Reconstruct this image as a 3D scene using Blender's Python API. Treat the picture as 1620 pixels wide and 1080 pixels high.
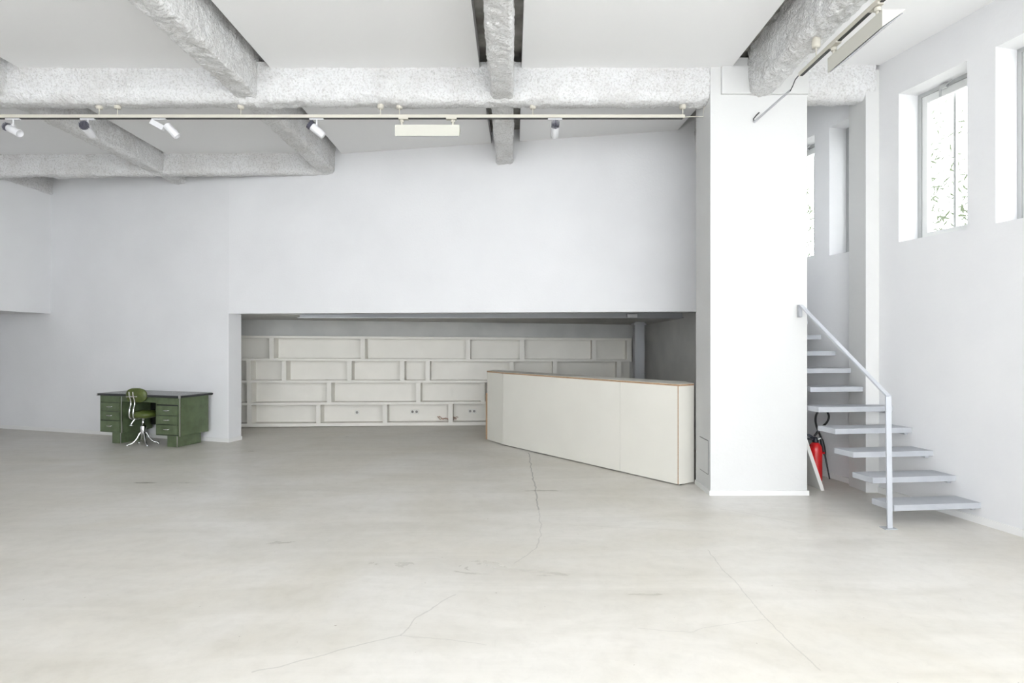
import bpy, bmesh, math, random
from mathutils import Vector, Matrix, noise
random.seed(7)
PI = math.pi
for o in list(bpy.data.objects): bpy.data.objects.remove(o)
SC = bpy.context.scene
COL = SC.collection

# ------------------------------------------------------------------ camera
EYE = 1.58; F = 900.0
cam = bpy.data.cameras.new('camera'); cam.lens = 20.0; cam.sensor_width = 36.0; cam.clip_start = 0.05
co = bpy.data.objects.new('camera', cam); COL.objects.link(co)
co.location = (0, 0, EYE); co.rotation_euler = (PI/2, 0, 0); SC.camera = co

# ------------------------------------------------------------------ light
SC.view_settings.view_transform = 'Standard'; SC.view_settings.look = 'None'
SC.view_settings.gamma = 1.0; SC.view_settings.use_curve_mapping = False
SC.view_settings.exposure = -1.19
w = bpy.data.worlds.new('overcast_sky'); SC.world = w; w.use_nodes = True
w.node_tree.nodes['Background'].inputs[0].default_value = (0.93, 0.97, 1.0, 1)
w.node_tree.nodes['Background'].inputs[1].default_value = 18.0

def area(name, loc, rot, sx, sy, energy, color=(1, 1, 1), spread=PI):
    l = bpy.data.lights.new(name, 'AREA'); l.shape = 'RECTANGLE'; l.size = sx; l.size_y = sy
    l.energy = energy; l.color = color; l.spread = spread
    o = bpy.data.objects.new(name, l); COL.objects.link(o); o.location = loc; o.rotation_euler = rot
    return o
# daylight through the unseen street front behind the camera, widened to brighten the left
area('street_front_daylight', (-0.5, -4.35, 2.35), (PI/2, 0, 0), 10.1, 3.9, 126, (1.0, 0.985, 0.965))
# added lamp for light from the right, set in invented glazing out of view
WA = math.atan(0.22)
area('added_side_light', (5.148+0.22*1.3+0.14, -1.3, 2.35), (0, PI/2, WA), 3.85, 5.2, 420, (0.97, 0.985, 1.0), math.radians(130))

# ------------------------------------------------------------------ materials
def mat(name, color, rough=0.6, metal=0.0, spec=0.5, coat=0.0):
    m = bpy.data.materials.new(name); m.use_nodes = True
    b = m.node_tree.nodes['Principled BSDF']
    b.inputs['Base Color'].default_value = (*color, 1); b.inputs['Roughness'].default_value = rough
    b.inputs['Metallic'].default_value = metal; b.inputs['Specular IOR Level'].default_value = spec
    b.inputs['Coat Weight'].default_value = coat
    return m
def N(m, t, **kw):
    n = m.node_tree.nodes.new(t)
    for k, v in kw.items(): setattr(n, k, v)
    return n
def L(m, a, b): m.node_tree.links.new(a, b)
def coords(m, scale=(1, 1, 1)):
    tc = N(m, 'ShaderNodeTexCoord'); mp = N(m, 'ShaderNodeMapping'); mp.inputs['Scale'].default_value = scale
    L(m, tc.outputs['Object'], mp.inputs['Vector']); return mp.outputs[0]
def mottled(name, c1, c2, scale, rough=0.6, bump=0.0, bscale=None, detail=4, metal=0.0, spec=0.5, stretch=(1, 1, 1), lo=0.35, hi=0.65):
    m = mat(name, c1, rough, metal, spec); b = m.node_tree.nodes['Principled BSDF']
    v = coords(m, stretch); n = N(m, 'ShaderNodeTexNoise'); n.inputs['Scale'].default_value = scale; n.inputs['Detail'].default_value = detail
    L(m, v, n.inputs['Vector'])
    r = N(m, 'ShaderNodeValToRGB'); r.color_ramp.elements[0].position = lo; r.color_ramp.elements[1].position = hi
    r.color_ramp.elements[0].color = (*c1, 1); r.color_ramp.elements[1].color = (*c2, 1)
    L(m, n.outputs[0], r.inputs[0]); L(m, r.outputs[0], b.inputs['Base Color'])
    if bump:
        n2 = N(m, 'ShaderNodeTexNoise'); n2.inputs['Scale'].default_value = bscale or scale*3; n2.inputs['Detail'].default_value = 3
        L(m, v, n2.inputs['Vector']); bp = N(m, 'ShaderNodeBump'); bp.inputs['Strength'].default_value = bump; bp.inputs['Distance'].default_value = 0.01
        L(m, n2.outputs[0], bp.inputs['Height']); L(m, bp.outputs[0], b.inputs['Normal'])
    return m
M = {}
M['wall'] = mottled('wall_paint', (0.80, 0.80, 0.815), (0.83, 0.83, 0.845), 1.3, 0.75, 0.12, 40, spec=0.25)
M['wall_r'] = mottled('side_wall_paint', (0.76, 0.76, 0.775), (0.79, 0.79, 0.80), 1.5, 0.75, 0.15, 30, spec=0.25)
M['pillar'] = mottled('pillar_paint', (0.665, 0.665, 0.66), (0.69, 0.69, 0.685), 1.2, 0.7, 0.1, 30, spec=0.25)
M['mezz'] = mottled('mezzanine_lifted_white', (0.86, 0.86, 0.87), (0.88, 0.88, 0.89), 1.3, 0.75, 0.12, 40, spec=0.25)  # wall white lifted here to stand in for side light on the mezzanine
M['ceil'] = mat('ceiling_paint', (0.92, 0.92, 0.925), 0.85, spec=0.15)
M['slab'] = mottled('raw_concrete', (0.28, 0.27, 0.25), (0.50, 0.49, 0.46), 5, 0.9, 0.6, 30, spec=0.1)
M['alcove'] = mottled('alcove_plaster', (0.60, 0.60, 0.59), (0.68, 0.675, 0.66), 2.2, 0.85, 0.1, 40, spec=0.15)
M['steel'] = mat('grey_painted_steel', (0.46, 0.47, 0.49), 0.5)
M['shelf'] = mottled('shelf_paint', (0.84, 0.815, 0.76), (0.87, 0.845, 0.79), 3, 0.55, spec=0.4)
M['counter'] = mottled('counter_laminate', (0.75, 0.73, 0.67), (0.77, 0.75, 0.69), 2, 0.42, spec=0.4)
M['ply'] = mottled('plywood_edge', (0.30, 0.18, 0.10), (0.46, 0.30, 0.18), 30, 0.6, stretch=(1, 1, 8))
M['track'] = mat('cream_track', (0.60, 0.57, 0.50), 0.45)
M['slot'] = mat('track_slot', (0.05, 0.05, 0.05), 0.6)
M['cream'] = mat('cream_luminaire', (0.62, 0.61, 0.55), 0.4)
M['spot'] = mat('white_spotlight', (0.74, 0.74, 0.76), 0.35)
M['fin'] = mat('dark_heat_sink', (0.09, 0.09, 0.12), 0.5)
M['glassdark'] = mat('lamp_glass', (0.25, 0.26, 0.30), 0.12)
M['stair'] = mottled('stair_grey_paint', (0.42, 0.435, 0.47), (0.47, 0.485, 0.515), 6, 0.45, spec=0.45)
M['rail'] = mat('handrail_paint', (0.52, 0.54, 0.58), 0.38, 0.1)
M['green'] = mottled('green_enamel', (0.072, 0.100, 0.050), (0.108, 0.142, 0.076), 9, 0.30, detail=6, spec=0.5)
M['deskdark'] = mat('desk_top_rim', (0.022, 0.024, 0.026), 0.3)
M['desktop'] = mottled('desk_linoleum', (0.13, 0.14, 0.14), (0.19, 0.20, 0.20), 6, 0.22, spec=0.6)
M['dark'] = mat('dark_recess', (0.01, 0.012, 0.011), 0.7)
M['chrome'] = mat('chrome', (0.78, 0.78, 0.80), 0.16, 1.0)
M['leather'] = mottled('olive_leather', (0.050, 0.070, 0.012), (0.085, 0.11, 0.022), 14, 0.38, 0.2, 60)
M['red'] = mat('red_enamel', (0.68, 0.012, 0.015), 0.25, coat=0.3)
M['black'] = mat('black_rubber', (0.015, 0.015, 0.018), 0.45)
M['blackplastic'] = mat('black_plastic', (0.02, 0.022, 0.035), 0.35)
M['board'] = mat('white_board', (0.80, 0.79, 0.76), 0.5)
M['alu'] = mat('aluminium', (0.52, 0.53, 0.53), 0.4, 0.5)
M['sash'] = mat('white_sash', (0.80, 0.81, 0.80), 0.4)
M['base'] = mat('baseboard_paint', (0.82, 0.815, 0.81), 0.45)
M['socket'] = mat('socket_plastic', (0.80, 0.79, 0.75), 0.35)
M['socket_hole'] = mat('socket_holes', (0.30, 0.29, 0.28), 0.5)
M['wire'] = mat('brown_wire', (0.32, 0.16, 0.10), 0.5)
M['seam'] = mat('dark_seam', (0.12, 0.12, 0.12), 0.7)

# sprayed plaster on the beams
def plaster():
    m = mat('sprayed_plaster', (0.8, 0.8, 0.8), 0.9, spec=0.15); b = m.node_tree.nodes['Principled BSDF']
    v = coords(m)
    n = N(m, 'ShaderNodeTexNoise'); n.inputs['Scale'].default_value = 46; n.inputs['Detail'].default_value = 6; n.inputs['Roughness'].default_value = 0.7
    L(m, v, n.inputs['Vector'])
    r = N(m, 'ShaderNodeValToRGB'); e = r.color_ramp.elements
    e[0].position = 0.33; e[0].color = (0.62, 0.61, 0.60, 1); e[1].position = 0.52; e[1].color = (0.86, 0.86, 0.865, 1)
    L(m, n.outputs[0], r.inputs[0])
    n3 = N(m, 'ShaderNodeTexNoise'); n3.inputs['Scale'].default_value = 2.6; n3.inputs['Detail'].default_value = 5
    L(m, v, n3.inputs['Vector'])
    r3 = N(m, 'ShaderNodeValToRGB'); e = r3.color_ramp.elements
    e[0].position = 0.35; e[0].color = (0.90, 0.89, 0.88, 1); e[1].position = 0.55; e[1].color = (1, 1, 1, 1)
    L(m, n3.outputs[0], r3.inputs[0])
    mx = N(m, 'ShaderNodeMix', data_type='RGBA', blend_type='MULTIPLY'); mx.inputs[0].default_value = 1
    L(m, r.outputs[0], mx.inputs[6]); L(m, r3.outputs[0], mx.inputs[7]); L(m, mx.outputs[2], b.inputs['Base Color'])
    n2 = N(m, 'ShaderNodeTexNoise'); n2.inputs['Scale'].default_value = 42; n2.inputs['Detail'].default_value = 5; n2.inputs['Roughness'].default_value = 0.6
    L(m, v, n2.inputs['Vector'])
    bp = N(m, 'ShaderNodeBump'); bp.inputs['Strength'].default_value = 1.0; bp.inputs['Distance'].default_value = 0.022
    L(m, n2.outputs[0], bp.inputs['Height']); L(m, bp.outputs[0], b.inputs['Normal'])
    return m
M['plaster'] = plaster()

def glass():
    m = bpy.data.materials.new('window_glass'); m.use_nodes = True; nt = m.node_tree
    nt.nodes.remove(nt.nodes['Principled BSDF']); out = nt.nodes['Material Output']
    t = N(m, 'ShaderNodeBsdfTransparent'); g = N(m, 'ShaderNodeBsdfGlossy'); g.inputs['Roughness'].default_value = 0.02
    x = N(m, 'ShaderNodeMixShader'); x.inputs[0].default_value = 0.05; L(m, t.outputs[0], x.inputs[1]); L(m, g.outputs[0], x.inputs[2])
    L(m, x.outputs[0], out.inputs[0]); return m
M['glass'] = glass()

def leafmat():
    m = mottled('leaf', (0.065, 0.082, 0.048), (0.13, 0.15, 0.10), 2.5, 0.5)
    nt = m.node_tree; b = nt.nodes['Principled BSDF']; out = nt.nodes['Material Output']
    t = N(m, 'ShaderNodeBsdfTranslucent'); t.inputs[0].default_value = (0.11, 0.13, 0.08, 1)
    x = N(m, 'ShaderNodeMixShader'); x.inputs[0].default_value = 0.5
    L(m, b.outputs[0], x.inputs[1]); L(m, t.outputs[0], x.inputs[2]); L(m, x.outputs[0], out.inputs[0]); return m
M['leaf'] = leafmat()

def fpt(px, py, z=0.0):                      # floor (or height z) point seen at a pixel
    D = (EYE - z)*F/(py - 540.0); return Vector(((px - 810)/F*D, D, z))

def floor_material():
    m = mat('polished_concrete', (0.6, 0.58, 0.54), 0.35, spec=0.5); nt = m.node_tree; b = nt.nodes['Principled BSDF']
    v = coords(m)
    def noise_(scale, detail, dist=0.0, rough=0.5, vec=v):
        n = N(m, 'ShaderNodeTexNoise'); n.inputs['Scale'].default_value = scale; n.inputs['Detail'].default_value = detail
        n.inputs['Distortion'].default_value = dist; n.inputs['Roughness'].default_value = rough; L(m, vec, n.inputs['Vector']); return n
    def ramp(src, p0, c0, p1, c1):
        r = N(m, 'ShaderNodeValToRGB'); e = r.color_ramp.elements
        e[0].position = p0; e[0].color = (*c0, 1); e[1].position = p1; e[1].color = (*c1, 1); L(m, src, r.inputs[0]); return r.outputs[0]
    def mul(a, c, fac=1.0):
        x = N(m, 'ShaderNodeMix', data_type='RGBA', blend_type='MULTIPLY'); x.inputs[0].default_value = fac
        L(m, a, x.inputs[6]); L(m, c, x.inputs[7]); return x.outputs[2]
    big = noise_(0.55, 6, 0.6, 0.6)
    c = ramp(big.outputs[0], 0.32, (0.65, 0.615, 0.55), 0.66, (0.745, 0.725, 0.695))
    mp = N(m, 'ShaderNodeMapping'); mp.inputs['Scale'].default_value = (0.5, 1.9, 1); mp.inputs['Rotation'].default_value = (0, 0, 0.35)
    L(m, v, mp.inputs['Vector'])
    st = noise_(1.3, 7, 0.8, 0.62, mp.outputs[0])
    c = mul(c, ramp(st.outputs[0], 0.34, (0.90, 0.895, 0.875), 0.6, (1.03, 1.03, 1.03)))
    fine = noise_(9, 8, 0.3, 0.7)
    c = mul(c, ramp(fine.outputs[0], 0.3, (0.93, 0.93, 0.925), 0.55, (1, 1, 1)))
    sp = noise_(34, 2)
    c = mul(c, ramp(sp.outputs[0], 0.215, (0.5, 0.45, 0.4), 0.235, (1, 1, 1)))
    # cracks
    wob = noise_(5, 4); sub = N(m, 'ShaderNodeVectorMath', operation='MULTIPLY_ADD')
    L(m, wob.outputs['Color'], sub.inputs[0]); sub.inputs[1].default_value = (0.07, 0.07, 0); L(m, v, sub.inputs[2])
    sh = N(m, 'ShaderNodeVectorMath', operation='SUBTRACT'); L(m, sub.outputs[0], sh.inputs[0]); sh.inputs[1].default_value = (0.035, 0.035, 0)
    flat = N(m, 'ShaderNodeVectorMath', operation='MULTIPLY'); L(m, sh.outputs[0], flat.inputs[0]); flat.inputs[1].default_value = (1, 1, 0)
    P = flat.outputs[0]
    def polydist(pts):
        cur = None
        for a, bb in zip(pts[:-1], pts[1:]):
            d = bb - a
            s1 = N(m, 'ShaderNodeVectorMath', operation='SUBTRACT'); L(m, P, s1.inputs[0]); s1.inputs[1].default_value = a
            dt = N(m, 'ShaderNodeVectorMath', operation='DOT_PRODUCT'); L(m, s1.outputs[0], dt.inputs[0]); dt.inputs[1].default_value = d/d.length_squared
            cl = N(m, 'ShaderNodeClamp'); L(m, dt.outputs['Value'], cl.inputs[0])
            sc = N(m, 'ShaderNodeVectorMath', operation='SCALE'); sc.inputs[0].default_value = d; L(m, cl.outputs[0], sc.inputs['Scale'])
            s2 = N(m, 'ShaderNodeVectorMath', operation='DISTANCE'); L(m, s1.outputs[0], s2.inputs[0]); L(m, sc.outputs[0], s2.inputs[1])
            if cur is None: cur = s2.outputs['Value']
            else:
                mn = N(m, 'ShaderNodeMath', operation='MINIMUM'); L(m, cur, mn.inputs[0]); L(m, s2.outputs['Value'], mn.inputs[1]); cur = mn.outputs[0]
        return cur
    def crack(pix, width, dark):
        d = polydist([fpt(*p) for p in pix])
        mr = N(m, 'ShaderNodeMapRange'); mr.inputs[1].default_value = width*0.4; mr.inputs[2].default_value = width; mr.inputs[3].default_value = dark; mr.inputs[4].default_value = 1.0
        L(m, d, mr.inputs[0]); return mr.outputs[0]
    for pix, wd, dk in [(((837, 716), (841, 745), (846, 770), (852, 805)), 0.010, 0.58),
                        (((852, 805), (856, 845), (848, 868), (815, 890)), 0.006, 0.8),
                        (((720, 940), (660, 975), (635, 1004), (560, 1022), (470, 1045), (400, 1062)), 0.006, 0.8),
                        (((635, 1004), (700, 1010), (770, 1019)), 0.005, 0.86),
                        (((1122, 870), (1145, 902), (1180, 940), (1212, 975), (1240, 1008), (1300, 1060)), 0.005, 0.8),
                        (((1212, 980), (1140, 988), (1090, 998), (1010, 994)), 0.004, 0.86),
                        (((900, 830), (960, 833), (1080, 838)), 0.006, 0.88),
                        (((1140, 805), (1185, 812), (1265, 828)), 0.008, 0.85)]:
        k = crack(pix, wd, dk)
        x = N(m, 'ShaderNodeVectorMath', operation='SCALE'); L(m, c, x.inputs[0]); L(m, k, x.inputs['Scale']); c = x.outputs[0]
    L(m, c, b.inputs['Base Color'])
    rr = N(m, 'ShaderNodeMapRange'); rr.inputs[1].default_value = 0.3; rr.inputs[2].default_value = 0.7; rr.inputs[3].default_value = 0.27; rr.inputs[4].default_value = 0.42
    L(m, st.outputs[0], rr.inputs[0]); L(m, rr.outputs[0], b.inputs['Roughness'])
    bp = N(m, 'ShaderNodeBump'); bp.inputs['Strength'].default_value = 0.06; bp.inputs['Distance'].default_value = 0.02
    L(m, big.outputs[0], bp.inputs['Height']); L(m, bp.outputs[0], b.inputs['Normal'])
    return m
M['floor'] = floor_material()

# ------------------------------------------------------------------ mesh helpers
class MB:
    def __init__(s): s.v = []; s.f = []; s.sm = []
    def add(s, vs, fs, smooth=False):
        n = len(s.v); s.v += [tuple(v) for v in vs]; s.f += [tuple(i+n for i in f) for f in fs]; s.sm += [smooth]*len(fs); return s
    def hexa(s, p):   # p: 4 bottom ccw + 4 top ccw
        return s.add(p, [(3, 2, 1, 0), (4, 5, 6, 7), (0, 1, 5, 4), (1, 2, 6, 5), (2, 3, 7, 6), (3, 0, 4, 7)])
    def box(s, x0, x1, y0, y1, z0, z1):
        return s.hexa([(x0, y0, z0), (x1, y0, z0), (x1, y1, z0), (x0, y1, z0), (x0, y0, z1), (x1, y0, z1), (x1, y1, z1), (x0, y1, z1)])
    def prism(s, pts, z0, z1):   # ccw plan; z0/z1 numbers or lists
        n = len(pts); a = z0 if isinstance(z0, (list, tuple)) else [z0]*n; b = z1 if isinstance(z1, (list, tuple)) else [z1]*n
        vs = [(p[0], p[1], a[i]) for i, p in enumerate(pts)] + [(p[0], p[1], b[i]) for i, p in enumerate(pts)]
        return s.add(vs, [tuple(reversed(range(n))), tuple(range(n, 2*n))] + [(i, (i+1) % n, n+(i+1) % n, n+i) for i in range(n)])
    def tube(s, pts, r, n=10, flat=None):
        pts = [Vector(p) for p in pts]; rs = r if isinstance(r, (list, tuple)) else [r]*len(pts)
        rings = []; prev = None
        for i, p in enumerate(pts):
            t = (pts[min(i+1, len(pts)-1)] - pts[max(i-1, 0)]).normalized()
            if prev is None:
                a = Vector((0, 0, 1)) if abs(t.z) < 0.9 else Vector((1, 0, 0))
                u = t.cross(a).normalized()
            else: u = (prev - t*prev.dot(t)).normalized()
            prev = u; w_ = t.cross(u)
            rings.append([p + (u*math.cos(2*PI*k/n) + w_*math.sin(2*PI*k/n))*rs[i] for k in range(n)])
        vs = [v for ring in rings for v in ring]
        fs = [(i*n+k, i*n+(k+1) % n, (i+1)*n+(k+1) % n, (i+1)*n+k) for i in range(len(pts)-1) for k in range(n)]
        s.add(vs, fs, True)
        s.add(rings[0], [tuple(reversed(range(n)))]); s.add(rings[-1], [tuple(range(n))]); return s
    def lathe(s, prof, c=(0, 0, 0), n=28, axis=None):
        c = Vector(c); R = Matrix.Identity(3) if axis is None else Vector((0, 0, 1)).rotation_difference(Vector(axis)).to_matrix()
        vs = [c + R @ Vector((r*math.cos(2*PI*k/n), r*math.sin(2*PI*k/n), z)) for r, z in prof for k in range(n)]
        fs = [(i*n+k, i*n+(k+1) % n, (i+1)*n+(k+1) % n, (i+1)*n+k) for i in range(len(prof)-1) for k in range(n)]
        s.add(vs, fs, True)
        m_ = len(prof)
        if prof[0][0] > 1e-5: s.add([vs[k] for k in range(n)], [tuple(reversed(range(n)))])
        if prof[-1][0] > 1e-5: s.add([vs[(m_-1)*n+k] for k in range(n)], [tuple(range(n))])
        return s
    def build(s, name, m, parent=None, bevel=0.0, seg=2, sub=0, recalc=True):
        me = bpy.data.meshes.new(name); me.from_pydata(s.v, [], s.f); me.update()
        for p, q in zip(me.polygons, s.sm): p.use_smooth = q
        if recalc:
            bm = bmesh.new(); bm.from_mesh(me); bmesh.ops.recalc_face_normals(bm, faces=bm.faces[:]); bm.to_mesh(me); bm.free()
        me.materials.append(M[m] if isinstance(m, str) else m)
        o = bpy.data.objects.new(name, me); COL.objects.link(o)
        if parent is not None: o.parent = parent
        if bevel:
            md = o.modifiers.new('bevel', 'BEVEL'); md.width = bevel; md.segments = seg; md.limit_method = 'ANGLE'
        if sub:
            md = o.modifiers.new('sub', 'SUBSURF'); md.levels = sub; md.render_levels = sub
        return o
def struct(name, mb, m, parent=None, bevel=0.0):
    o = mb.build(name, m, parent, bevel)
    if parent is None: o['kind'] = 'structure'
    return o
def tag(o, label, cat, group=None, kind=None):
    o['label'] = label; o['category'] = cat
    if group: o['group'] = group
    if kind: o['kind'] = kind
    return o
def thing(name, label, cat, loc=(0, 0, 0), rz=0.0, group=None):
    o = bpy.data.objects.new(name, None); COL.objects.link(o); o.location = loc; o.rotation_euler = (0, 0, rz)
    o.empty_display_size = 0.1
    return tag(o, label, cat, group)

# ------------------------------------------------------------------ plan of the room
ZC = 4.40; ZR = 4.465; ZB = 4.10
WL0 = (-12.0, 8.915+0.298*(12.0-4.437)); WC = (-4.437, 8.915); 
def wall_y(x):                                # front face of the back wall
    return 8.915 - 0.298*(x+4.437) if x < -4.437 else 8.915 - 0.198*(x+4.437)
WR = (3.2, wall_y(3.2))
def side_x(y): return 5.148 - 0.22*y          # inner face of the right wall

struct('floor', MB().box(-13, 9, -5, 13.5, -0.12, 0), 'floor')

# back wall: left of the alcove, then over it
T = 0.32
w1 = MB().prism([WL0, WC, (-4.365, 9.17), (-12.0, WL0[1]+T+0.05)], 0, 4.8)
struct('wall_back', w1, 'wall')
zl = [2.017, 1.974, 1.974, 2.017]
w2 = MB().prism([WC, WR, (WR[0], WR[1]+T), (-4.365, 9.17)], zl, 4.8)
struct('wall_back', w2, 'wall')
struct('baseboard_back', MB().prism([(-12, WL0[1]-0.014), (WC[0]+0.004, WC[1]-0.014), (-4.35, 9.17), (-4.38, 9.17), WC, WL0], 0, 0.06), 'base')

# alcove
def shelf_y(x): return 10.42 + (x+4.97)*0.0698
ax0, ax1 = -5.75, 2.66
SD = 0.22
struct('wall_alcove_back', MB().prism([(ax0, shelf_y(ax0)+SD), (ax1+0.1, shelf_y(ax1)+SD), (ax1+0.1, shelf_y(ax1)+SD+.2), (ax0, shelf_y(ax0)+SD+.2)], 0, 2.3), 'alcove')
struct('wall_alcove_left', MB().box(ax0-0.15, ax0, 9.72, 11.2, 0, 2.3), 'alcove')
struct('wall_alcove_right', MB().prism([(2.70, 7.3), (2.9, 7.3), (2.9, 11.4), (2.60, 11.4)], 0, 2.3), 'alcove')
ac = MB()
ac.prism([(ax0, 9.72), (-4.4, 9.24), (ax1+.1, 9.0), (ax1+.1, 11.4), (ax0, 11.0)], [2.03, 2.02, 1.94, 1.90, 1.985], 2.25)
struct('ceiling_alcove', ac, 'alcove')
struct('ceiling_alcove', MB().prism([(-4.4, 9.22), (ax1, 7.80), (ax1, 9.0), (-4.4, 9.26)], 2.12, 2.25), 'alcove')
b = thing('steel_beam', 'long grey steel beam under the alcove ceiling above the white counter', 'beam', (0, 8.9, 1.95))
MB().box(-3.32, 2.66, -0.09, 0.09, -0.008, 0.008).build('flange', 'steel', b)
MB().box(-3.32, 2.66, -0.006, 0.006, 0.008, 0.17).build('web', 'steel', b)
p = thing('steel_post', 'grey painted steel post at the right end of the bookshelf', 'post', (2.27, 10.2, 0))
MB().box(-0.085, 0.085, -0.09, 0.09, 0, 1.93).build('shaft', 'steel', p, 0.004)
MB().box(-0.11, 0.11, -0.11, 0.11, 1.87, 1.905).build('head_plate', 'steel', p)
o = MB().box(1.78, 1.93, 8.76, 8.87, 1.948, 2.0).build('junction_box', 'spot', None, 0.004)
tag(o, 'small pale junction box on the alcove beam above the bookshelf end', 'junction box')

# right wall, with windows
WT = 0.36
wn = Vector((1, 0.22, 0)).normalized(); wt = Vector((-0.22, 1, 0)).normalized()
def sp(y, off=0.0, z=0.0):                    # a point on the right wall at depth y, pushed outward by off
    return Vector((side_x(y), y, z)) + wn*off
WZ0, WZ1 = 2.58, 4.07
wins = [(3.19, 3.86), (4.125, 4.811), (5.047, 5.72), (6.265, 6.617), (6.846, 7.52)]
def wall_seg(y0, y1, z0, z1):
    a, b_, c, d = sp(y0), sp(y0, WT), sp(y1, WT), sp(y1)
    return [(a.x, a.y), (b_.x, b_.y), (c.x, c.y), (d.x, d.y)], z0, z1
rw = MB()
rw.prism(*wall_seg(1.4, 9.5, 0, WZ0)); rw.prism(*wall_seg(1.4, 9.5, WZ1, 4.9))
rw.prism(*wall_seg(-5, -4.0, 0, 4.9)); rw.prism(*wall_seg(-4, 1.4, 0, 0.4)); rw.prism(*wall_seg(-4, 1.4, 4.3, 4.9))
prev = 1.4
for y0, y1 in wins + [(9.5, 9.5)]:
    rw.prism(*wall_seg(prev, y0, WZ0, WZ1)); prev = y1
struct('wall_right', rw, 'wall_r')
struct('baseboard_right', MB().prism([tuple(sp(-5, -0.016)[:2]), tuple(sp(-5)[:2]), tuple(sp(9.4)[:2]), tuple(sp(9.4, -0.016)[:2])], 0, 0.06), 'base')
# pilaster by the stairs
q = [sp(5.95, -0.12), sp(5.95, 0.0), sp(6.24, 0.0), sp(6.24, -0.07), sp(5.99, -0.07)]
struct('trim_1', MB().prism([(3.70, 5.95), (3.845, 5.95), tuple(sp(6.24)[:2]), (3.694, 6.237), (3.70, 6.0)], 0, 4.42), 'pillar')
struct('trim_2', MB().box(3.60, 3.66, 6.98, 7.05, 0, 1.6), 'wall_r')

def make_window(n, y0, y1, detail=True):
    root = thing('window_%d' % n, '', '', (0, 0, 0)); del root['label']; del root['category']; root['kind'] = 'structure'
    o0 = 0.23
    def bar(ya, yb, z0, z1, oa, ob):
        a, b_, c, d = sp(ya, oa), sp(ya, ob), sp(yb, ob), sp(yb, oa)
        return [tuple(a[:2]), tuple(b_[:2]), tuple(c[:2]), tuple(d[:2])], z0, z1
    f = MB(); t = 0.035
    f.prism(*bar(y0+.002, y0+t, WZ0, WZ1, o0, o0+0.07)); f.prism(*bar(y1-t, y1-.002, WZ0, WZ1, o0, o0+0.07))
    f.prism(*bar(y0+t, y1-t, WZ0, WZ0+t, o0, o0+0.07)); f.prism(*bar(y0+t, y1-t, WZ1-t, WZ1, o0, o0+0.07))
    f.build('frame', 'alu', root)
    s = MB(); u = t+0.055
    s.prism(*bar(y0+t, y0+u, WZ0+t, WZ1-t, o0+.015, o0+0.06)); s.prism(*bar(y1-u, y1-t, WZ0+t, WZ1-t, o0+.015, o0+0.06))
    s.prism(*bar(y0+u, y1-u, WZ0+t, WZ0+u, o0+.015, o0+0.06)); s.prism(*bar(y0+u, y1-u, WZ1-u-0.02, WZ1-t, o0+.015, o0+0.06))
    sa = s.build('sash', 'sash', root, 0.004)
    MB().prism(*bar(y0+u, y1-u, WZ0+u, WZ1-u-0.02, o0+.035, o0+0.041)).build('pane', 'glass', sa)
    if detail:
        ym = (y0+y1)/2
        MB().prism(*bar(ym+.02, ym+.045, WZ0, WZ1, o0+0.09, o0+0.115)).build('outer_bar', 'alu', root)
        h = MB(); h.prism(*bar(ym+.02, ym+.09, WZ1-t-.02, WZ1-.012, o0-.03, o0)); h.prism(*bar(ym+.07, ym+.085, WZ1-t-.09, WZ1-.03, o0-.035, o0-.02))
        h.tube([sp(ym+.03, o0-.03, WZ1-.035), sp(ym-.05, o0-.045, WZ1-.02)], 0.008)
        h.build('latch', 'alu', root, 0.003)
    return root
for i, (y0, y1) in enumerate(wins): make_window(i+1, y0, y1, y0 > 3)

sg = MB()                                     # invented large glazing beside and behind the camera, housing the added side lamp
for ya in (-4.0, -2.67, -1.34, 0.0, 1.33):
    a_, b_, c_, d_ = sp(ya, .2), sp(ya, .27), sp(ya+.07, .27), sp(ya+.07, .2); sg.prism([tuple(q_[:2]) for q_ in (a_, b_, c_, d_)], .4, 4.3)
for za in (0.4, 4.23):
    a_, b_, c_, d_ = sp(-4, .2), sp(-4, .27), sp(1.4, .27), sp(1.4, .2); sg.prism([tuple(q_[:2]) for q_ in (a_, b_, c_, d_)], za, za+.07)
struct('window_7', sg, 'alu')

# walls out of the frame that close the room
struct('wall_left', MB().box(-12.2, -12.0, -5, 13, 0, 4.9), 'wall')
struct('wall_stairwell_back', MB().box(2.9, 4.2, 9.2, 9.4, 0, 4.9), 'wall_r')
struct('wall_stairwell_left', MB().box(2.95, 3.036, 6.31, 9.3, 0, 4.9), 'wall_r')
fr = MB(); fr.box(-12.2, -5.6, -4.6, -4.4, 0, 4.9); fr.box(4.6, 6.4, -4.6, -4.4, 0, 4.9); fr.box(-5.6, 4.6, -4.6, -4.4, 0, 0.35); fr.box(-5.6, 4.6, -4.6, -4.4, 4.3, 4.9)  # opening reaches further left to even out the light
struct('wall_front', fr, 'wall')
gf = MB()
for x in (-5.6, -3.8, -1.9, 0.2, 2.4, 4.53): gf.box(x, x+.07, -4.55, -4.48, 0.35, 4.3)
gf.box(-5.6, 4.6, -4.55, -4.48, 0.35, 0.42); gf.box(-5.6, 4.6, -4.55, -4.48, 2.6, 2.66); gf.box(-5.6, 4.6, -4.55, -4.48, 4.23, 4.3)
wf = struct('window_6', gf, 'alu')
MB().box(-5.6, 4.6, -4.518, -4.512, 0.35, 4.3).build('pane', 'glass', wf)

# mezzanine volume at the far left
struct('wall_mezzanine', MB().box(-11.95, -8.12, 2.2, 10.9, 2.07, 4.17), 'mezz')

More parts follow.
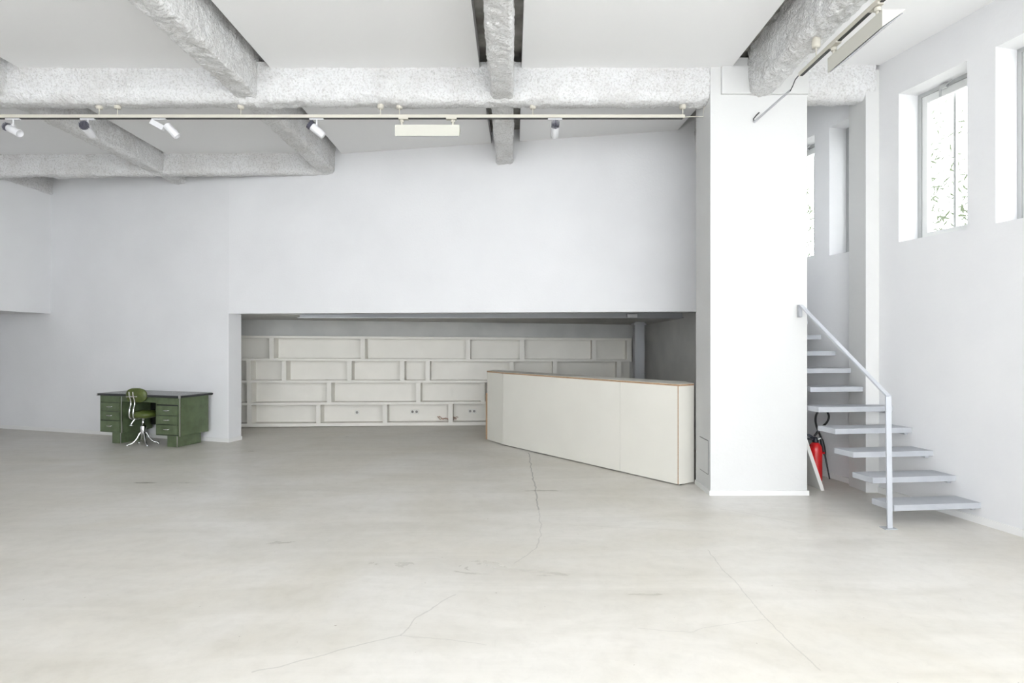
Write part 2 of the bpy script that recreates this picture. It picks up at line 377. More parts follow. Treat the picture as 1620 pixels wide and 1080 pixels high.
# ------------------------------------------------------------------ ceiling
struct('ceiling', MB().prism([(-12.2, -5), tuple(sp(-5, WT)[:2]), tuple(sp(12.9, WT)[:2]), (-12.2, 12.9)], 4.57, 4.95), 'slab')
def panel(x0, x1, y0, y1, z=ZC, xs=None):
    return x0, x1, y0, y1, z, z+0.10
bayx = [(-12.0, -8.42), (-7.85, -5.58), (-5.10, -2.99), (-2.515, -0.335), (0.10, 2.25)]
cp = MB()
def pan(x0a, x1a, x0b, x1b, y0, y1, z=ZC, yb0=None, yb1=None):
    cp.prism([(x0a, y0), (x1a, y0), (x1b, yb1 or y1), (x0b, yb0 or y1)], z, z+0.17)
pan(-12.0, -8.42, -12.0, -8.42, -5, 10.9)
pan(-7.65, -5.45, -7.75, -5.50, -5, 5.88)
pan(-5.05, -2.97, -5.08, -2.97, -5, 5.88)
pan(-2.46, -0.355, -2.49, -0.335, -5, 5.88)
pan(0.095, 2.22, 0.10, 2.26, -5, 5.88)
# behind the front cross beam
pan(-7.80, -5.52, -7.90, -5.66, 6.1, 9.9)
pan(-5.10, -2.99, -5.21, -2.99, 6.1, 8.95)
pan(-2.52, -0.330, -2.56, -0.285, 6.1, 8.7)
pan(0.10, 2.26, 0.108, 2.20, 6.1, 8.1)
struct('ceiling', cp, 'ceil')
struct('ceiling', MB().prism([(2.73, -5), (side_x(-5)+.1, -5), (side_x(5.94)+.1, 5.94), (2.73, 5.94)], ZR, ZR+.105), 'ceil')
struct('ceiling', MB().prism([(3.03, 6.12), (3.9, 6.12), (3.4, 9.3), (3.03, 9.3)], ZR, ZR+.105), 'ceil')

# ------------------------------------------------------------------ pillar
pil = thing('pillar', 'broad white square pillar between the counter and the stairs', 'pillar', (2.538, 6.08, 0))
MB().box(-0.498, 0.498, -0.23, 0.23, 0, 4.5).build('shaft', 'pillar', pil, 0.003)
MB().box(-0.512, 0.512, -0.244, 0.23, 0, 0.05).build('baseboard', 'base', pil)
MB().box(-0.39, 0.498, -0.262, -0.22, 4.115, 4.40).build('beam_collar', 'pillar', pil, 0.003)
h = MB(); x = -0.500
h.box(x, x+.003, -0.17, 0.10, 0.545, 0.553); h.box(x, x+.003, -0.17, 0.10, 0.195, 0.203)
h.box(x, x+.003, -0.17, -0.164, 0.195, 0.553); h.box(x, x+.003, 0.094, 0.10, 0.195, 0.553)
pn = MB().box(-0.503, -0.497, -0.164, 0.094, 0.203, 0.545).build('access_panel', 'pillar', pil); pn['label'] = 'small flush access panel'
h.build('panel_joint', 'seam', pn)

# ------------------------------------------------------------------ sprayed plaster beams
def beam(name, label, a, b, zb0, zb1, width, ztop, rad, fine=None, amp=0.013, bow=0.0, group=None, seedo=0.0):
    a = Vector((a[0], a[1], 0)); b = Vector((b[0], b[1], 0)); d = (b-a); Ln = d.length; d.normalize(); s = Vector((d.y, -d.x, 0))
    ts = []; t = 0.0
    while t < Ln:
        ts.append(t); P_ = a + d*t
        t += 0.02 if fine is None or fine(P_) else 0.2
    ts.append(Ln)
    hw = width/2; vs = []; nper = None
    for t in ts:
        zb = zb0 + (zb1-zb0)*t/Ln; H = ztop - zb
        prof = []
        side_n = max(8, int((ztop-zb0-rad)/0.022))
        for i in range(side_n): prof.append((-hw + bow*0, ztop - (H-rad)*i/side_n, -1, 0))
        for i in range(9):
            an = PI/2*i/8; prof.append((-hw+rad-rad*math.cos(an), zb+rad-rad*math.sin(an), -math.cos(an), -math.sin(an)))
        bn = max(2, int((width-2*rad)/0.022))
        for i in range(1, bn): prof.append((-hw+rad+(width-2*rad)*i/bn, zb, 0, -1))
        for i in range(9):
            an = PI/2*(8-i)/8; prof.append((hw-rad+rad*math.cos(an), zb+rad-rad*math.sin(an), math.cos(an), -math.sin(an)))
        for i in range(side_n): prof.append((hw, zb+rad + (H-rad)*(i+1)/side_n, 1, 0))
        if nper is None: nper = len(prof)
        prof = prof[:nper]
        for u, z, nu, nz in prof:
            p_ = a + d*t + s*u + Vector((0, 0, z)); q_ = p_ + Vector((seedo, 0, 0))
            dn = noise.noise(q_*28)*amp + noise.noise(q_*9)*amp*0.9 + noise.noise(q_*2.3)*amp*1.0
            vs.append(p_ + (s*nu + Vector((0, 0, nz)))*dn)
    n = nper; fs = [(i*n+k, i*n+k+1, (i+1)*n+k+1, (i+1)*n+k) for i in range(len(ts)-1) for k in range(n-1)]
    mb = MB().add(vs, fs, True)
    for ring in (vs[:n], vs[-n:]):
        cc = sum(ring, Vector())/n; mb.add(ring + [cc], [(i, i+1, n) for i in range(n-1)] + [(n-1, 0, n)])
    mb.add([vs[0], vs[n-1], vs[-1], vs[-n]], [(0, 1, 2, 3)])
    o = mb.build(name, 'plaster', recalc=False); return tag(o, label, 'beam', group)
near = lambda P_: P_.y > 3.4
ZT = 4.60
beam('ceiling_beam', 'rough white plastered ceiling beam running straight back at the middle of the room', (-0.105, -4.4), (-0.105, 8.2), 4.085, 4.085, 0.235, ZT, 0.045, near)
beam('ceiling_beam', 'rough white plastered ceiling beam running back between the middle beam and the one above the desk', (-2.60, -4.4), (-2.79, 8.8), 4.06, 4.11, 0.25, ZT, 0.05, near, seedo=5)
beam('ceiling_beam', 'rough white plastered ceiling beam running back above the green desk', (-5.17, -4.4), (-5.365, 9.3), 4.10, 4.12, 0.22, ZT, 0.05, lambda P_: P_.y > 5, seedo=9)
beam('ceiling_beam', 'rough plastered ceiling beam on top of the white mezzanine wall at far left', (-8.20, -4.4), (-8.20, 10.1), 4.165, 4.165, 0.26, ZT, 0.03, lambda P_: P_.y > 8, seedo=13)
beam('ceiling_beam', 'greyish rough plastered ceiling beam running into the front of the white pillar', (2.545, -4.4), (2.545, 5.86), 4.08, 4.10, 0.25, ZT, 0.07, near, 0.017, seedo=17)
beam('ceiling_beam', 'end of a rough ceiling beam between the pillar and the back wall', (2.56, 6.3), (2.56, 7.6), 4.07, 4.07, 0.26, ZT, 0.04, None, seedo=21)
beam('ceiling_beam', 'long rough white cross beam just above the lighting track', (-8.1, 6.00), (2.04, 6.00), 4.065, 4.065, 0.27, ZC+.06, 0.10, lambda P_: P_.x > -5.8, 0.015, seedo=25)
beam('ceiling_beam', 'rough white cross beam close to the back wall above the green desk', (-8.1, 8.69), (-2.70, 8.62), 4.09, 4.10, 0.20, ZC+.06, 0.07, None, seedo=29)
beam('ceiling_beam', 'short rough white cross beam between the pillar and the window wall', (3.02, 6.07), (3.80, 6.07), 4.10, 4.12, 0.26, ZR+.06, 0.10, None, 0.013, seedo=33)

# ------------------------------------------------------------------ bookshelf
bs = thing('bookshelf', 'wide white built-in bookshelf with staggered dividers in the alcove', 'bookshelf', (0, 0, 0))
zl_ = [0.075, 0.457, 0.868, 1.274, 1.689]; zr_ = [0.055, 0.441, 0.833, 1.235, 1.643]
sx0, sx1 = -5.6, 2.30
def hz(k, x): return zl_[k] + (zr_[k]-zl_[k])*(x+4.97)/(2.34+4.97)
for k in range(5):
    th = 0.062 if k == 0 else 0.045
    MB().prism([(sx0, shelf_y(sx0)), (sx1, shelf_y(sx1)), (sx1, shelf_y(sx1)+SD-.003), (sx0, shelf_y(sx0)+SD-.003)],
               [hz(k, sx0)-th, hz(k, sx1)-th, hz(k, sx1)-th, hz(k, sx0)-th], [hz(k, sx0), hz(k, sx1), hz(k, sx1), hz(k, sx0)]).build('shelf', 'shelf', bs, 0.002)
rows = {3: [429.5, 573.7, 740.5, 826, 940, 1000], 2: [393, 449, 552.6, 636.5, 676.5, 809.5, 878, 979.5], 1: [394, 520.5, 661.7, 763.5, 850, 930], 0: [394, 503.5, 608.8, 712.7, 800, 900]}
for k, xs in rows.items():
    for px in xs:
        r_ = (px-810)/F; X = r_*(10.42+4.97*0.0698)/(1-0.0698*r_)
        X = min(X, 2.255); hw = 0.042
        MB().prism([(X-hw, shelf_y(X)+.004), (X+hw, shelf_y(X)+.004), (X+hw, shelf_y(X)+SD-.004), (X-hw, shelf_y(X)+SD-.004)], hz(k, X)-.001, hz(k+1, X)-.044).build('divider', 'shelf', bs)
MB().prism([(sx0, shelf_y(sx0)+SD-.012), (sx1, shelf_y(sx1)+SD-.012), (sx1, shelf_y(sx1)+SD-.001), (sx0, shelf_y(sx0)+SD-.001)], 0.06, 1.64).build('back_panel', 'shelf', bs)

# sockets and wires
def socket(label, px, py, y, n=2, rz=0.0, cat='socket'):
    X = (px-810)/F*y; Z = EYE + (540-py)/F*y
    r = thing('wall_socket', label, cat, (X, y, Z), rz)
    w_ = 0.04*n
    MB().box(-w_, w_, -0.012, 0, -0.042, 0.042).build('plate', 'socket', r, 0.003)
    for i in range(n):
        c = (-(n-1)/2+i)*0.078
        MB().lathe([(0.024, 0), (0.024, 0.002), (0.018, 0.002)], (c, -0.012, 0), 16, (0, -1, 0)).build('socket_hole', 'socket_hole', r)
    return r
def bp_y(px):
    r_ = (px-810)/F; return (10.42+SD-.012+4.97*0.0698)/(1-0.0698*r_)
socket('single white socket inside the bottom shelf row, left of the double sockets', 565, 652, bp_y(565), 1)
socket('double white socket inside the bottom shelf row above the loose wires', 656, 651, bp_y(656), 2)
socket('double white socket inside the bottom shelf row, beside the counter', 747, 650, bp_y(747), 2)
yy = 8.915+0.298*(8.28-4.437)
socket('single white socket low on the back wall left of the green desk', 56, 662, 10.14, 1, math.atan(-0.298))
wv = MB(); Yb = bp_y(690)-0.10; Z0 = 0.092
for s_ in range(3):
    pts = []
    ph = random.random()*6
    for i in range(40):
        t = i/39; pts.append(((-1.42+s_*.02)+0.36*t, Yb+0.03*math.sin(9*t+ph), Z0+0.008+0.05*abs(math.sin(7*t*(1+s_*.3)+ph))*(0.3+abs(2*t-1))))
    wv.tube(pts, 0.0045, 6)
tag(wv.build('loose_wires', 'wire'), 'tangle of thin brown wires lying on the bottom shelf', 'wires')

# ------------------------------------------------------------------ counter
A = Vector((-0.395, 9.115, 0)); B = Vector((-0.135, 8.67, 0)); E = Vector((1.827, 6.237, 0)); Fp = Vector((2.034, 6.357, 0))
ct = thing('reception_counter', 'long off-white reception counter with thin plywood edges left of the pillar', 'counter', (0.9, 7.6, 0))
inv = Vector((-0.9, -7.6, 0))
def cp2(p): return ((p+inv).x, (p+inv).y)
dirf = (E-B).normalized(); nb = Vector((-dirf.y, dirf.x, 0)); nb = nb if nb.y > 0 else -nb
Cc = B + (E-B)*0.735
TH = 0.022; ZT_ = 1.112
def panelp(a, b_, z0, z1, m, name, off=0.0, par=ct, th=TH):
    return MB().prism([cp2(a+nb*off), cp2(b_+nb*off), cp2(b_+nb*(off+th)), cp2(a+nb*(off+th))], z0, z1).build(name, m, par, 0.001)
panelp(B+dirf*.002, Cc-dirf*.002, 0.012, ZT_-.022, 'counter', 'front_panel')
panelp(Cc+dirf*.002, E-dirf*.014, 0.012, ZT_-.022, 'counter', 'front_panel')
g = panelp(B+dirf*.0, E-dirf*.02, 0.005, ZT_-.03, 'seam', 'backing', TH)
da = (B-A).normalized(); na = Vector((-da.y, da.x, 0)); na = na if na.x > 0 else -na
MB().prism([cp2(A), cp2(B-da*.001), cp2(B+nb*.03), cp2(A+na*.03)], 0.012, ZT_-.022).build('angled_panel', 'counter', ct, 0.001)
de = (Fp-E).normalized(); ne = Vector((-de.y, de.x, 0))
ed = panelp(E-dirf*.014, E, 0.012, ZT_-.022, 'ply', 'corner_edge'); ed['label'] = 'bare plywood corner edge'
MB().prism([cp2(E), cp2(Fp), cp2(Fp+ne*TH), cp2(E+ne*TH)], 0.012, ZT_-.022).build('end_panel', 'counter', ct, 0.001)
tp = [A+Vector((-.006, -.004, 0)), B-nb*.006, E+Vector((.004, -.008, 0)), Fp, Vector((2.034, 6.66, 0)), A+Vector((.10, .28, 0))]
top = MB().prism([cp2(p_) for p_ in tp], ZT_-.022, ZT_-.003).build('top_board', 'ply', ct); top['label'] = 'plywood top with dark edge'
MB().prism([cp2(p_) for p_ in tp], ZT_-.003, ZT_).build('top_laminate', 'counter', top)
# back side and lower desk behind
bk = [A+Vector((.10, .28, 0)), Vector((2.034, 6.66, 0))]
MB().prism([cp2(bk[0]), cp2(bk[1]), cp2(bk[1]-nb*.02), cp2(bk[0]-nb*.02)], 0.75, ZT_-.022).build('back_panel', 'counter', ct)
lw = [A+Vector((.0, .02, 0)), bk[1]+Vector((0, .1, 0)), bk[1]+Vector((0, .75, 0)), A+Vector((.52, .62, 0))]
MB().prism([cp2(p_) for p_ in lw], 0.73, 0.752).build('worktop', 'counter', ct)
MB().prism([cp2(A+Vector((-.026, .03, 0))), cp2(A+Vector((.0, .0, 0))), cp2(A+Vector((.50, .60, 0))), cp2(A+Vector((.48, .62, 0)))], 0.01, 0.752).build('side_panel', 'ply', ct)
MB().prism([cp2(A+Vector((.02, .03, 0))), cp2(B+nb*.04), cp2(E+nb*.04), cp2(Fp+Vector((0, .1, 0))), cp2(Vector((2.02, 6.6, 0))), cp2(A+Vector((.12, .24, 0)))], 0, 0.012).build('plinth', 'dark', ct)

# ------------------------------------------------------------------ desk
dth = math.atan2(-0.291, 0.957)
dk = thing('office_desk', 'old green metal office desk with drawers against the back wall', 'desk', (-6.461, 8.845, 0), dth)
DW, DD = 1.64, 0.635
o = MB().box(0, DW, 0, DD, 0.742, 0.776).build('desk_top', 'deskdark', dk, 0.015, 3)
MB().box(0.02, DW-.02, 0.02, DD-.02, 0.7755, 0.7785).build('linoleum_inlay', 'desktop', o)
for cx in (0.0, DW):
    MB().box(cx-.004 if cx == 0 else cx-.022, cx+.022 if cx == 0 else cx+.004, -.004, .022, 0.738, 0.782).build('chrome_corner', 'chrome', o, 0.006)
MB().box(0.475, 1.15, 0.04, 0.56, 0.66, 0.742).build('centre_apron', 'green', dk, 0.003)
MB().box(0.475, 1.15, 0.53, 0.55, 0.24, 0.66).build('modesty_panel', 'dark', dk)
def pedestal(x0, x1, px0, px1, dz, hx):
    r = MB().box(x0, x1, 0.035, 0.565, 0.175, 0.742).build('pedestal', 'green', dk, 0.004)
    MB().box(px0, px1, 0.09, 0.53, 0.0, 0.178).build('plinth', 'green', r, 0.003)
    MB().box(px1-.006, px1+.002, 0.088, 0.096, 0.0, 0.175).build('plinth_edge_strip', 'chrome', r)
    MB().box(x1-.007, x1+.002, 0.033, 0.042, 0.175, 0.738).build('edge_strip', 'chrome', r)
    MB().box(x0+.02, x1-.03, 0.0335, 0.036, 0.185, 0.64).build('drawer_recess', 'dark', r)
    MB().box(x0+.02, x1-.03, 0.028, 0.036, 0.65, 0.725).build('top_band', 'green', r, 0.002)
    for z0, z1, ks in dz:
        d_ = MB().box(x0+.026, x1-.034, 0.022, 0.036, z0, z1).build('drawer', 'green', r, 0.003)
        for kz in ks:
            hb = MB(); cx = (x0+x1)/2+hx
            hb.tube([(cx-.05, 0.020, kz), (cx-.048, 0.0, kz), (cx-.03, -.006, kz-.003), (cx+.03, -.006, kz-.003), (cx+.048, 0.0, kz), (cx+.05, 0.020, kz)], 0.006, 8)
            hb.build('handle', 'chrome', d_)
pedestal(0.03, 0.475, 0.21, 0.385, [(0.505, 0.635, [.575]), (0.365, 0.50, [.44]), (0.19, 0.355, [.28])], 0.0)
pedestal(1.15, 1.61, 1.31, 1.50, [(0.48, 0.62, [.555]), (0.345, 0.472, [.415]), (0.195, 0.337, [.275])], 0.0)

# ------------------------------------------------------------------ chair
ch = thing('swivel_chair', 'olive green swivel chair with chrome legs pushed into the green desk', 'chair', (-5.64, 8.70, 0), math.radians(-4))
def superpad(w_, d_, h_, n=24, m_=12, e=3.2):
    vs = []
    for i in range(m_+1):
        ph = -PI/2 + PI*i/m_; cz = math.sin(ph); cr = math.cos(ph)
        f_ = lambda v: math.copysign(abs(v)**(2/2.6), v)
        for k in range(n):
            th = 2*PI*k/n; g_ = lambda v: math.copysign(abs(v)**(2/e), v)
            vs.append(Vector((g_(math.cos(th))*f_(cr)*w_/2, g_(math.sin(th))*f_(cr)*d_/2, f_(cz)*h_/2)))
    fs = [(i*n+k, i*n+(k+1) % n, (i+1)*n+(k+1) % n, (i+1)*n+k) for i in range(m_) for k in range(n)]
    return vs, fs
vs, fs = superpad(0.36, 0.35, 0.125, e=2.6); MB().add([v+Vector((0.02, 0, .470)) for v in vs], fs, True).build('seat', 'leather', ch)
vs, fs = superpad(0.33, 0.055, 0.22)
bv = [Vector((v.x, v.y-0.35*v.x*v.x*2.0-0.20+0.05, v.z+.77)) for v in vs]
bv = [Vector((v.x, v.y + 0.7*(v.x**2)*1.6, v.z)) for v in bv]
MB().add(bv, fs, True).build('backrest', 'leather', ch)
for s_ in (-1, 1):
    x_ = -0.015 + s_*0.030
    pts = [(x_*.4, 0.02, .425), (x_*.8, -.12, .418), (x_, -.185, .425), (x_, -.225, .46), (x_, -.225, .56), (x_, -.20, .63), (x_, -.20, .70), (x_, -.225, .76), (x_, -.235, .83)]
    sm = []
    for i in range(len(pts)-1):
        P0, P1, P2, P3 = [Vector(pts[max(0, min(len(pts)-1, j))]) for j in (i-1, i, i+1, i+2)]
        for q_ in range(5):
            t = q_/5; sm.append(0.5*((2*P1)+(P2-P0)*t+(2*P0-5*P1+4*P2-P3)*t*t+(3*P1-P0-3*P2+P3)*t**3))
    sm.append(Vector(pts[-1]))
    MB().tube(sm, 0.0095, 10).build('back_support', 'chrome', ch)
MB().tube([(-.10, -.222, .755), (.05, -.190, .755)], 0.007).build('crossbar', 'chrome', ch)
k_ = MB(); k_.tube([(-.09, -.06, .40), (-.11, -.09, .35), (-.115, -.10, .325)], [.012, .010, .007]); k_.lathe([(0, 0), (.022, .004), (.026, .014), (.018, .024), (0, .028)], (-.115, -.10, .30), 16)
k_.build('adjuster_knob', 'chrome', ch)
MB().lathe([(.035, .17), (.038, .20), (.040, .28), (.034, .295), (.018, .30), (.016, .42), (.06, .43)], (0, 0, 0), 20).build('column', 'chrome', ch)
for an in (math.radians(38), math.radians(142), math.radians(218), math.radians(322)):
    c_, s2 = math.cos(an), math.sin(an)
    prof = [(.025, .20), (.05, .17), (.075, .11), (.11, .06), (.145, .032), (.185, .022), (.20, .018)]
    lg = MB().tube([(r*c_, r*s2, z) for r, z in prof], [.012, .013, .013, .012, .011, .010, .009], 10).build('leg', 'chrome', ch)
    MB().lathe([(.016, 0), (.020, .004), (.018, .018), (.008, .028)], (0.2*c_, 0.2*s2, 0), 14).build('foot_glide', 'chrome', lg)

# ------------------------------------------------------------------ stairs
st = thing('staircase', 'open grey staircase of cantilevered treads climbing along the right wall', 'staircase', (3.7, 5.0, 0))
iv = Vector((-3.7, -5.0, 0))
RI = 0.184
for k in range(1, 12):
    y = 4.85 + 0.2155*(k-1)
    lx = 4.276 - 0.21*y
    if y > 5.8: lx = 3.11
    if y > 5.9: rx = 3.695 if y < 6.3 else 3.66 - (y-6.3)*0.22
    else: rx = side_x(y+0.02)-0.002
    fl = Vector((lx, y, 0)); frr = Vector((rx, y + 0.10*(rx-lx), 0)); dpt = 0.232
    bl = fl + Vector((-0.21, 1, 0)).normalized()*dpt; br = frr + Vector((-0.21, 1, 0)).normalized()*dpt
    z = RI*k
    MB().prism([cp_[:2] for cp_ in (fl+iv, frr+iv, br+iv, bl+iv)], z-.052, z).build('tread', 'stair', st, 0.003)
# stair support string plates on the wall
for k in range(1, 6):
    y = 4.85 + 0.2155*(k-1) + 0.14; X = side_x(y)
    MB().box(X-.035-3.7, X-.002-3.7, y-5.0-.02, y-5.0+.14, RI*k-.075, RI*k-.052).build('bracket', 'stair', st)
# landing beyond
hr = thing('handrail', 'white flat steel handrail from the floor up to the pillar', 'handrail', (3.187, 4.80, 0))
hv = Vector((-3.187, -4.80, 0))
po = MB(); po.hexa([(-.021, -.008, 0), (.021, -.008, 0), (.021, .008, 0), (-.021, .008, 0), (-.036, -.008, 1.115), (.010, -.008, 1.125), (.010, .008, 1.125), (-.036, .008, 1.115)])
po.build('post', 'rail', hr, 0.002)
a = Vector((-.013, 0, 1.12)); b_ = Vector((2.952, 5.815, 1.95)) + hv
u = (b_-a).normalized(); sd = u.cross(Vector((0, 0, 1))).normalized(); up = sd.cross(u)
rl = MB()
c8 = []
for P_ in (a, b_): c8.append([P_ + sd*x_ + up*z_ for x_, z_ in ((-.022, -.008), (.022, -.008), (.022, .008), (-.022, .008))])
rl.hexa(c8[0] + c8[1]); rl.build('rail', 'rail', hr, 0.002)
MB().box(2.93+hv.x, 2.962+hv.x, 5.80+hv.y, 5.849+hv.y, 1.83, 1.955).build('wall_bracket', 'stair', hr, 0.004)
fp = MB(); fp.box(-.055, .05, -.03, .05, 0, .006); fp.build('foot_plate', 'stair', hr)

# ------------------------------------------------------------------ fire extinguisher and board
fe = thing('fire_extinguisher', 'red fire extinguisher with black hose under the stairs', 'fire extinguisher', (3.435, 6.44, 0))
MB().lathe([(.060, .0), (.068, .012), (.070, .03), (.070, .36), (.064, .395), (.048, .425), (.030, .44), (.022, .45)], (0, 0, 0), 28).build('cylinder', 'red', fe)
hd = MB().lathe([(.030, .437), (.034, .45), (.030, .47), (.022, .49), (.014, .50)], (0, 0, 0), 18).build('valve', 'blackplastic', fe)
g = MB(); g.tube([(-.02, 0, .485), (-.07, .01, .52), (-.13, .01, .525)], [.016, .013, .011]); g.tube([(-.02, 0, .475), (-.07, .01, .478), (-.11, .01, .468)], [.012, .010, .009]); g.build('grip', 'blackplastic', hd)
MB().tube([(.02, -.01, .475), (.05, -.02, .49)], .010).build('hose_fitting', 'chrome', hd)
def P3(zx, zy, y):      # zoomed hose outline to scene
    px = 1260+zx/6.75; py = 630+zy/6.75
    return Vector(((px-810)/F*y - 3.435, y-6.44, EYE+(540-py)/F*y))
hp = [(192, 400), (215, 372), (240, 335), (275, 300), (315, 268), (340, 225), (345, 180), (325, 140), (285, 118), (240, 135), (212, 175), (203, 235), (215, 300), (235, 350), (255, 395), (266, 430)]
pts = [P3(x_, y_, 6.42+0.0035*(i % 16)) for i, (x_, y_) in enumerate(hp)]
sm = []
for i in range(len(pts)-1):
    P0, P1, P2, P3_ = [pts[max(0, min(len(pts)-1, j))] for j in (i-1, i, i+1, i+2)]
    for q_ in range(4):
        t = q_/4; sm.append(0.5*((2*P1)+(P2-P0)*t+(2*P0-5*P1+4*P2-P3_)*t*t+(3*P1-P0-3*P2+P3_)*t**3))
sm.append(pts[-1])
MB().tube(sm, 0.0115, 10).build('hose', 'black', fe)
nz = MB(); nz.tube([P3(266, 425, 6.47), P3(268, 445, 6.47), P3(285, 520, 6.47), P3(296, 575, 6.46), P3(305, 610, 6.45), P3(354, 862, 6.36)], [.010, .020, .022, .020, .010, .007], 12)
nz.build('nozzle', 'black', fe)
MB().box(.06, .10, -.01, .01, .31, .33).build('nozzle_clip', 'red', fe)

lb = MB(); ty = 0.42
lb.hexa([(3.275, 6.03, 0), (3.315, 6.03, 0), (3.315, 6.03+ty, 0), (3.275, 6.03+ty, 0), (3.04, 6.03, .70), (3.078, 6.03, .70), (3.078, 6.03+ty, .70), (3.04, 6.03+ty, .70)])
tag(lb.build('leaning_board', 'board', None, 0.002), 'white board leaning on the side of the pillar', 'board')

# ------------------------------------------------------------------ lighting tracks
TZ = 3.945; TY = 6.0
tr = thing('lighting_track', 'long cream lighting track crossing the room under the cross beam', 'lighting track', (0, TY, TZ))
t0, t1 = -7.9, (1083-810)/F*TY
MB().box(t0, t1, -.018, .018, -.012, .022).build('rail', 'track', tr, 0.002)
MB().box(t0+.02, t1-.02, -.0175, .017, -.018, -.012).build('slot', 'slot', tr)
for px in (157, 186, 381, 602, 632, 843, 1080):
    X = (px-810)/F*TY
    c_ = MB(); c_.lathe([(.0, .085), (.030, .088), (.034, .10), (.034, .135), (.028, .175)], (X, 0, 0), 18)
    r_ = c_.build('ceiling_rose', 'track', tr)
    MB().tube([(X, 0, .02), (X, 0, .10)], .005).build('hanger_rod', 'track', r_)
tag(MB().tube([(t1, TY, TZ), (t1+.1, TY, TZ+.006), (t1+.195, TY-.0, TZ+.004), (t1+.2, TY+.0, TZ+.06), (t1+.21, TY, TZ+.14)], .004, 6).build('power_cord', 'track'), 'thin pale cord joining the long lighting track to the pillar', 'cord')

def spotlight(px, aim, label, kind='slim', hz_=-0.10, fins=True):
    X = (px-810)/F*TY
    r = thing('track_spotlight', label, 'spotlight', (X, TY, TZ-.018), 0, 'spotlights on the long lighting track')
    MB().box(-.075, .075, -.016, .016, -.012, 0).build('adapter', 'spot', r, 0.003)
    av = Vector(aim).normalized(); c = Vector((0.0, 0, hz_-.02))
    if kind == 'box':
        bx = MB(); dv = Vector((.88, 0, -.48)); up_ = Vector((.48, 0, .88)); o_ = Vector((-.07, 0, -.005))
        q_ = []
        for yv in (-.022, .022):
            q_.append([o_+Vector((0, yv, 0))+dv*a_+up_*b2 for a_, b2 in ((0, -.055), (.15, -.055), (.15, .0), (0, .0))])
        bx.hexa(q_[0]+q_[1]); bx.build('driver_box', 'spot', r, 0.003); c = Vector((.125, 0, -.115))
        MB().tube([Vector((.06, 0, -.075)), c], .012).build('stem', 'spot', r)
    else:
        MB().tube([(0, 0, -.01), (0, 0, hz_+.03)], .008).build('stem', 'spot', r)
        MB().box(-.012, .012, -.014, .014, hz_-.0, hz_+.045).build('hinge', 'spot', r, 0.002)
    hd = MB().lathe([(.036, -.062), (.0405, -.052), (.0405, .085), (.038, .09), (.036, .088), (.034, .06), (.001, .058)], c, 24, av).build('head', 'spot', r)
    if fins:
        fm = MB(); R = Vector((0, 0, 1)).rotation_difference(av).to_matrix()
        for i in range(-3, 4):
            h_ = math.sqrt(max(0, .044**2-(i*.012)**2))
            q_ = [c + R @ Vector((x_, y_, z_)) for z_ in (-.100, -.060) for x_, y_ in ((i*.012-.0035, -h_), (i*.012+.0035, -h_), (i*.012+.0035, h_), (i*.012-.0035, h_))]
            fm.hexa(q_)
        fm.build('heat_sink', 'fin', hd)
    return r
spotlight(21, (.80, -.10, -.42), 'white track spotlight at far left tilted down to the right')
spotlight(139, (-.20, .95, -.30), 'track spotlight showing its dark fins, above the left ceiling beam')
spotlight(252, (.55, .2, -.62), 'white track spotlight with a box driver tilted down', 'box', fins=False)
spotlight(501, (.70, .25, -.55), 'white track spotlight in front of the second ceiling beam', fins=True)
spotlight(878, (.02, .90, -.42), 'track spotlight showing its dark fins, right of the middle beam')

def wedge_light(name, label, loc, rz):
    # local: long axis x, vertical back at y=0, wedge opens towards +y
    r = thing(name, label, 'flood light', loc, rz, 'wedge flood lights on the lighting tracks')
    b_ = MB(); Lh = .34; n = []
    for x_ in (-Lh, Lh): n += [(x_, 0, -.07), (x_, 0, -.19), (x_, .16, -.075), (x_, .16, -.07)]
    b_.add(n, [(0, 1, 2, 3), (7, 6, 5, 4), (0, 4, 5, 1), (1, 5, 6, 2), (2, 6, 7, 3), (3, 7, 4, 0)])
    b_.build('housing', 'cream', r, 0.003)
    g_ = MB(); q_ = []
    for x_ in (-Lh+.015, Lh-.015): q_.append([(x_, .012, -.186), (x_, .150, -.086), (x_, .152, -.089), (x_, .014, -.189)])
    g_.hexa(q_[0]+q_[1]); g_.build('front_glass', 'glassdark', r)
    for x_ in (-.27, .27):
        s_ = MB(); s_.tube([(x_, .012, -.012), (x_, .012, -.075)], .011, 10); s_.lathe([(.02, 0), (.022, .006), (.022, .022), (.018, .028)], (x_, .012, -.045), 14)
        s_.build('stem', 'track', r)
    MB().box(-.30, -.20, -.012, .034, -.014, 0).build('adapter', 'track', r); MB().box(.20, .31, -.012, .034, -.014, 0).build('adapter', 'track', r)
    return r
wedge_light('flood_light', 'cream wedge flood light hanging from the long track near the middle beam', ((676-810)/F*TY, TY-.01, TZ-.012), 0)
tr2 = thing('lighting_track', 'short cream lighting track under the beam that meets the pillar', 'lighting track', (2.56, 4.2, TZ))
MB().box(-.018, .018, -3.0, .85, -.012, .022).build('rail', 'track', tr2, 0.002)
MB().box(-.012, .012, -3.0, .83, -.018, -.012).build('slot', 'slot', tr2)
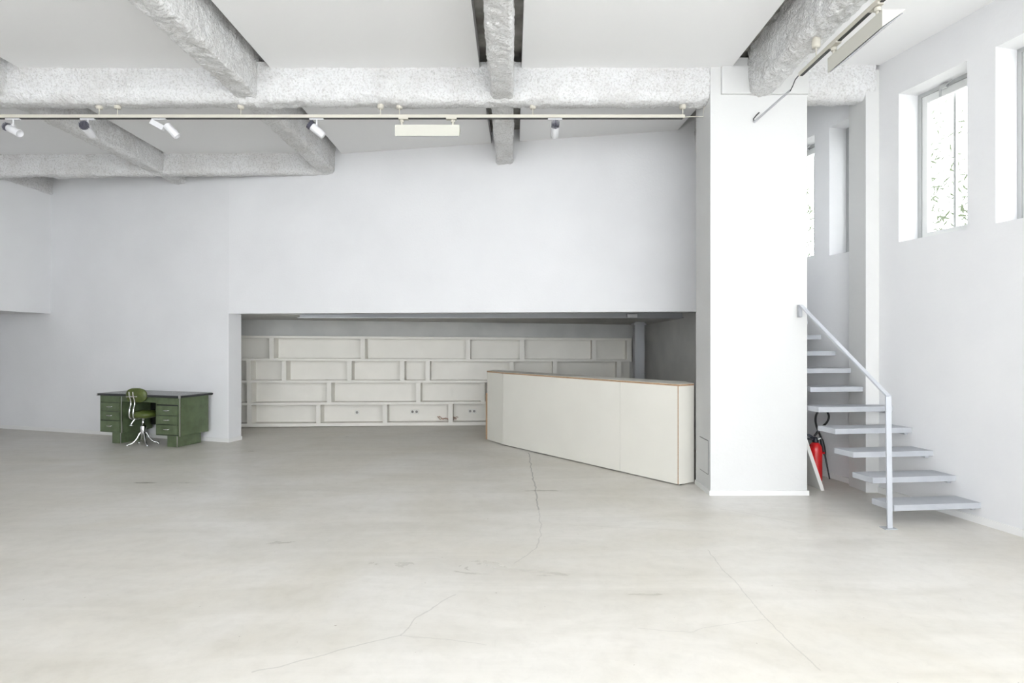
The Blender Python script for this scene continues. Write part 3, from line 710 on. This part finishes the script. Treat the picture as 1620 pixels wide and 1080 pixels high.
for yv in (.55, -1.0):
    r_ = MB().lathe([(.0, .085), (.030, .088), (.034, .10), (.034, .135), (.028, .18)], (-.02, yv, 0), 18).build('ceiling_rose', 'track', tr2)
    MB().tube([(-.02, yv, .02), (-.02, yv, .10)], .005).build('hanger_rod', 'track', r_)
wedge_light('flood_light', 'cream wedge flood light hanging beside the windows at upper right', (2.545, 4.25, TZ-.012), -PI/2)
def at(px, py, y): return Vector(((px-810)/F*y, y, EYE+(540-py)/F*y))
cd = MB(); cd.tube([(2.56, 5.05, TZ), at(1263, 120, 5.08), at(1258, 126, 5.15), at(1254, 136, 5.25), at(1250, 144, 5.345)], .005, 8)
tag(cd.build('power_cord', 'black'), 'short black cord between the short lighting track and the conduit', 'cord')
# straight conduit to the pillar
c0 = at(1250, 143, 5.35); c1 = at(1193, 193, 5.83)
cnd = tag(MB().tube([c0, c1], .011, 8).build('conduit', 'steel'), 'thin grey conduit rod slanting down to the pillar face', 'conduit')
hk = MB().tube([at(1193, 192, 5.83), at(1192, 188, 5.82), at(1196, 183, 5.80), at(1201, 178, 5.825)], .006, 8).build('cable_end', 'black', cnd); hk['label'] = 'black bent cable end'

# ------------------------------------------------------------------ outside greenery
lv = MB(); rnd = random.Random(3)
for i in range(34000):
    y = rnd.uniform(1.0, 16.0); off = rnd.uniform(1.6, 3.4); z = rnd.uniform(0.2, 4.2) if i % 2 else rnd.uniform(0.2, 8.5)
    c = sp(y, off, z)
    dv = Vector((rnd.gauss(0, .6), rnd.gauss(0, .8), rnd.gauss(-.2, .7))).normalized(); sv = dv.cross(Vector((rnd.gauss(0, 1), rnd.gauss(0, 1), rnd.gauss(0, 1)))).normalized()
    l = rnd.uniform(.07, .20); ww = l*rnd.uniform(.10, .2)
    lv.add([c-dv*l*.5, c-sv*ww*.5+dv*l*.0, c+dv*l*.5, c+sv*ww*.5], [(0, 1, 2, 3)])
tag(lv.build('hedge_foliage', 'leaf'), 'pale sunlit hedge leaves outside the right windows', 'foliage', kind='stuff')
gm = mat('outdoor_ground', (0.55, 0.55, 0.5), 0.9)
struct('floor_outside', MB().box(9.1, 30, -20, 40, -.2, -.05), gm)
